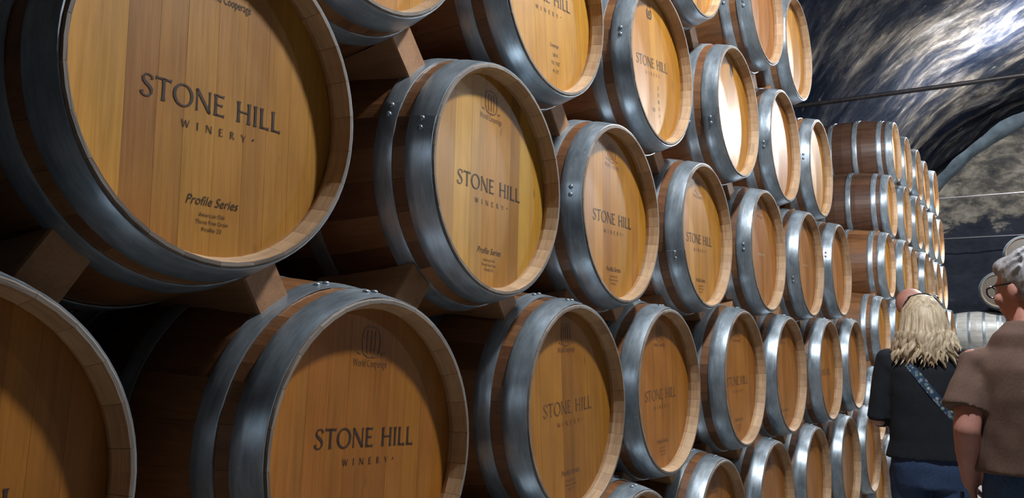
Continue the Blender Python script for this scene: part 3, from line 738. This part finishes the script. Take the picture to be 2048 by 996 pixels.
for nm, (x, y, z, tl, tx, pal) in ST.items():
    barrel(x, y, EYE+z, LB[nm], NEAR, pal, BODY, None, tl, True, tx, hoop_spin=(0.0 if nm[0] in 'CD' else rng.uniform(1.2, 1.9) if nm[0] in 'ABZ' else None), shades=SHADES.get(nm))

# ---- far stack: rows from the top, each starting half a barrel further out than the one above
X2 = -.08
ROWN = ['top', 'second', 'third', 'fourth', 'fifth', 'floor']
FARR = [(1.768, 9.00, 5), (1.184, 8.622, 6), (.60, 8.244, 7), (.016, 7.866, 8), (-.568, 7.488, 9), (-1.152, 7.11, 10)]
for ri, (z, y0, n) in enumerate(FARR):
    for k in range(n):
        last = k == n-1
        which = 'nearest' if k == 0 else 'last' if last else ORD[k]
        lab = ('wine barrel showing its side, nearest of the %s row of the far stack' % ROWN[ri]) if k == 0 else '%s wine barrel of the %s row of the far stack' % (which, ROWN[ri])
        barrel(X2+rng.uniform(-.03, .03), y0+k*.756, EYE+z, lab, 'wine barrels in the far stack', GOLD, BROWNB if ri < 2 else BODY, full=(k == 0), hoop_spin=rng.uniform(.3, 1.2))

# ---- barrels at the far end of the cellar
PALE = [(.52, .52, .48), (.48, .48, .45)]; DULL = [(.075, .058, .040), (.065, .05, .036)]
ENDG = 'wine barrels across the far end'
for (x, y, z, lab) in ((.38, 17.3, .03, 'pale grey barrel lying crosswise at the far end, beyond the blond woman'), (.38, 17.3, -.67, 'crosswise barrel at the far end, below the pale grey one'),
                       (1.40, 17.3, .03, 'crosswise barrel at the far end behind the brown-shirted man'), (1.40, 17.3, -.67, 'crosswise barrel behind the brown-shirted man, on the far rack')):
    barrel(x, y, EYE+z, lab, ENDG, PALE, PALE, full=False)
for (x, y, z, lab) in ((.32, 16.95, .73, 'dull brown barrel head facing the aisle beside the grey-haired face'), (1.06, 16.95, .73, 'dull brown barrel facing the aisle, hidden behind the grey-haired head'), (.73, 16.95, 1.335, 'topmost dull brown barrel facing the aisle above the grey hair')):
    barrel(x, y, EYE+z, lab, ENDG, DULL, DULL, full=False, rz=-PI/2)

# ---- wooden wedges that hold the barrels apart
def wedge_mesh(dy, dz):
    """tapered timber spacer between a barrel (at the origin) and the one above it at (dy, dz)"""
    D = math.hypot(dy, dz); n_ = Vector((0, dy/D, dz/D)); t_ = Vector((0, n_.z, -n_.y)); V = []; hw = .040
    for x, ins in ((-.118, .003), (-.122, 0), (-.20, 0), (-.30, 0), (-.40, 0)):
        lo, hi = rho(x)-.004+ins, D-rho(x)+.001-ins
        for q, w_ in ((lo, -1), (lo, 1), (hi, 1), (hi, -1)): V.append(Vector((x, 0, 0))+n_*q+t_*w_*(hw-ins))
    Fc = [(0, 1, 2, 3), (19, 18, 17, 16)]
    for r in range(4):
        for k in range(4): Fc.append((r*4+k, (r+1)*4+k, (r+1)*4+(k+1) % 4, r*4+(k+1) % 4))
    me = mesh('wooden_wedge', V, Fc, [M_WEDGE])
    bm = bmesh.new(); bm.from_mesh(me); bmesh.ops.recalc_face_normals(bm, faces=bm.faces); bm.to_mesh(me); bm.free()
    return me
RN = {'A': 'second row', 'B': 'middle row', 'C': 'lower row', 'D': 'bottom row'}
for nm, (x, y, z, *_) in ST.items():
    r, k = nm[0], int(nm[1])
    if r == 'Z': continue
    above = 'ZABCD'['ZABCD'.index(r)-1]
    for o_, (ux, uy, uz, *_) in ST.items():
        if o_[0] == above and abs(uy-y) < .6:
            o = link('wooden_wedge', wedge_mesh(uy-y, uz-z), None, ((x+ux)/2, y, EYE+z))
            tag(o, 'wooden wedge on the %s shoulder of the %s near-stack barrel, %s' % ('left' if uy < y else 'right', ORD[k], RN[r]), 'wedge', 'wooden wedges between the barrels')
for ri in range(1, 6):
    z, y, n = FARR[ri]; uz, uy, n = FARR[ri-1]
    o = link('wooden_wedge', wedge_mesh(uy-y, uz-z), None, (X2, y, EYE+z))
    tag(o, 'wooden wedge on the nearest barrel of the %s row, far stack' % ROWN[ri], 'wedge', 'wooden wedges between the barrels')

# ---- timber racks under the stacks
def rack(x, y0, y1, z1, lab, grp='timber racks under the near stack', n=6):
    e = empty('timber_rack', (x, (y0+y1)/2, 0)); tag(e, lab, 'rack', grp)
    h = (y1-y0)/2
    b = MB(); b.box(-.05, .05, -h, h, z1-.12, z1); link('rail', b.mesh('rail', M_RACK), e)
    b = MB(); b.box(-.06, .06, -.06, .06, 0, z1-.12); me = b.mesh('foot', M_RACK)
    for i in range(n): link('foot', me, e, (0, -h+.1+(2*h-.2)*i/(n-1), 0))
rack(-.25, .6, 6.95, EYE-.81-.335, 'long timber rail under the front of the bottom barrels')
rack(-.66, .6, 6.95, EYE-.81-.335, 'long timber rail under the back of the bottom barrels')

for i, x in enumerate((-.28, .16, .74, 1.18)): rack(x, 16.9, 17.7, EYE-.67-.335, '%s short timber rail under the crosswise far barrels, from the left' % ORD[i], 'timber rails under the far barrels', 2)

# ------------------------------------------------------------------ tie rods across the vault
def rod(y, z, r, mat, lab):
    hx = VA*math.sqrt(1-((z-VZ)/VH)**2)
    e = empty('tie_rod', (VC, y, z)); tag(e, lab, 'tie rod', 'iron tie rods across the vault')
    b = MB(); b.tube([(-hx, 0, 0), (-hx*.5, 0, -.012), (0, 0, -.018), (hx*.5, 0, -.012), (hx, 0, 0)], [r]*5, 10); link('bar', b.mesh('bar', mat, True), e)
    b = MB(); b.box(-.03, .03, -.10, .10, -.10, .10); me = b.mesh('anchor_plate', mat)
    for s_ in (-1, 1): link('anchor_plate', me, e, (s_*(hx-.02), 0, 0))
rod(6.87, EYE+1.81, .018, M_ROD, 'thick dark iron rod crossing the vault, nearest of three')
rod(12.75, EYE+1.81, .011, M_WIRE, 'thin grey rod crossing below the mottled end wall patch')
rod(18.2, EYE+1.80, .011, M_WIRE, 'thin grey rod low in front of the dark end wall')

# ------------------------------------------------------------------ lamps
def emis(name, col, st):
    t = NT(name); t.b.inputs['Emission Color'].default_value = (*col, 1); t.b.inputs['Emission Strength'].default_value = st
    t.set(Roughness=.4); return t.m
M_GLOW = emis('lamp_glass', (.93, .97, 1.0), 12.0)
M_HOUSE = simple('grey_lamp_housing', (.25, .26, .27), .5, .3, .1)
for i, (x, y, z, wt) in enumerate(LAMPS):
    e = empty('ceiling_lamp', (x, y, z)); tag(e, '%s bulkhead lamp hanging along the vault, counting from the viewer' % ORD[i], 'lamp', 'bulkhead lamps along the vault')
    b = MB(); b.ell((0, 0, 0), (.09, .09, .07)); link('glass', b.mesh('glass', M_GLOW, True), e)
    b = MB(); b.loft([(0, 0, .05, .11, .11), (0, 0, .08, .11, .11), (0, 0, .10, .06, .06)], 20); link('housing', b.mesh('housing', M_HOUSE, True), e)
    top = vz(x)-z+.06
    b = MB(); b.tube([(0, 0, .09), (0, 0, top)], [.012, .012], 8); link('stem', b.mesh('stem', M_HOUSE, True), e)
    ld = bpy.data.lights.new('lamp_light', 'POINT'); ld.energy = wt; ld.color = (.94, .97, 1.0); ld.shadow_soft_size = .10
    lo = bpy.data.objects.new('lamp_light', ld); COL.objects.link(lo); lo.parent = e; lo.location = (0, 0, -.19)
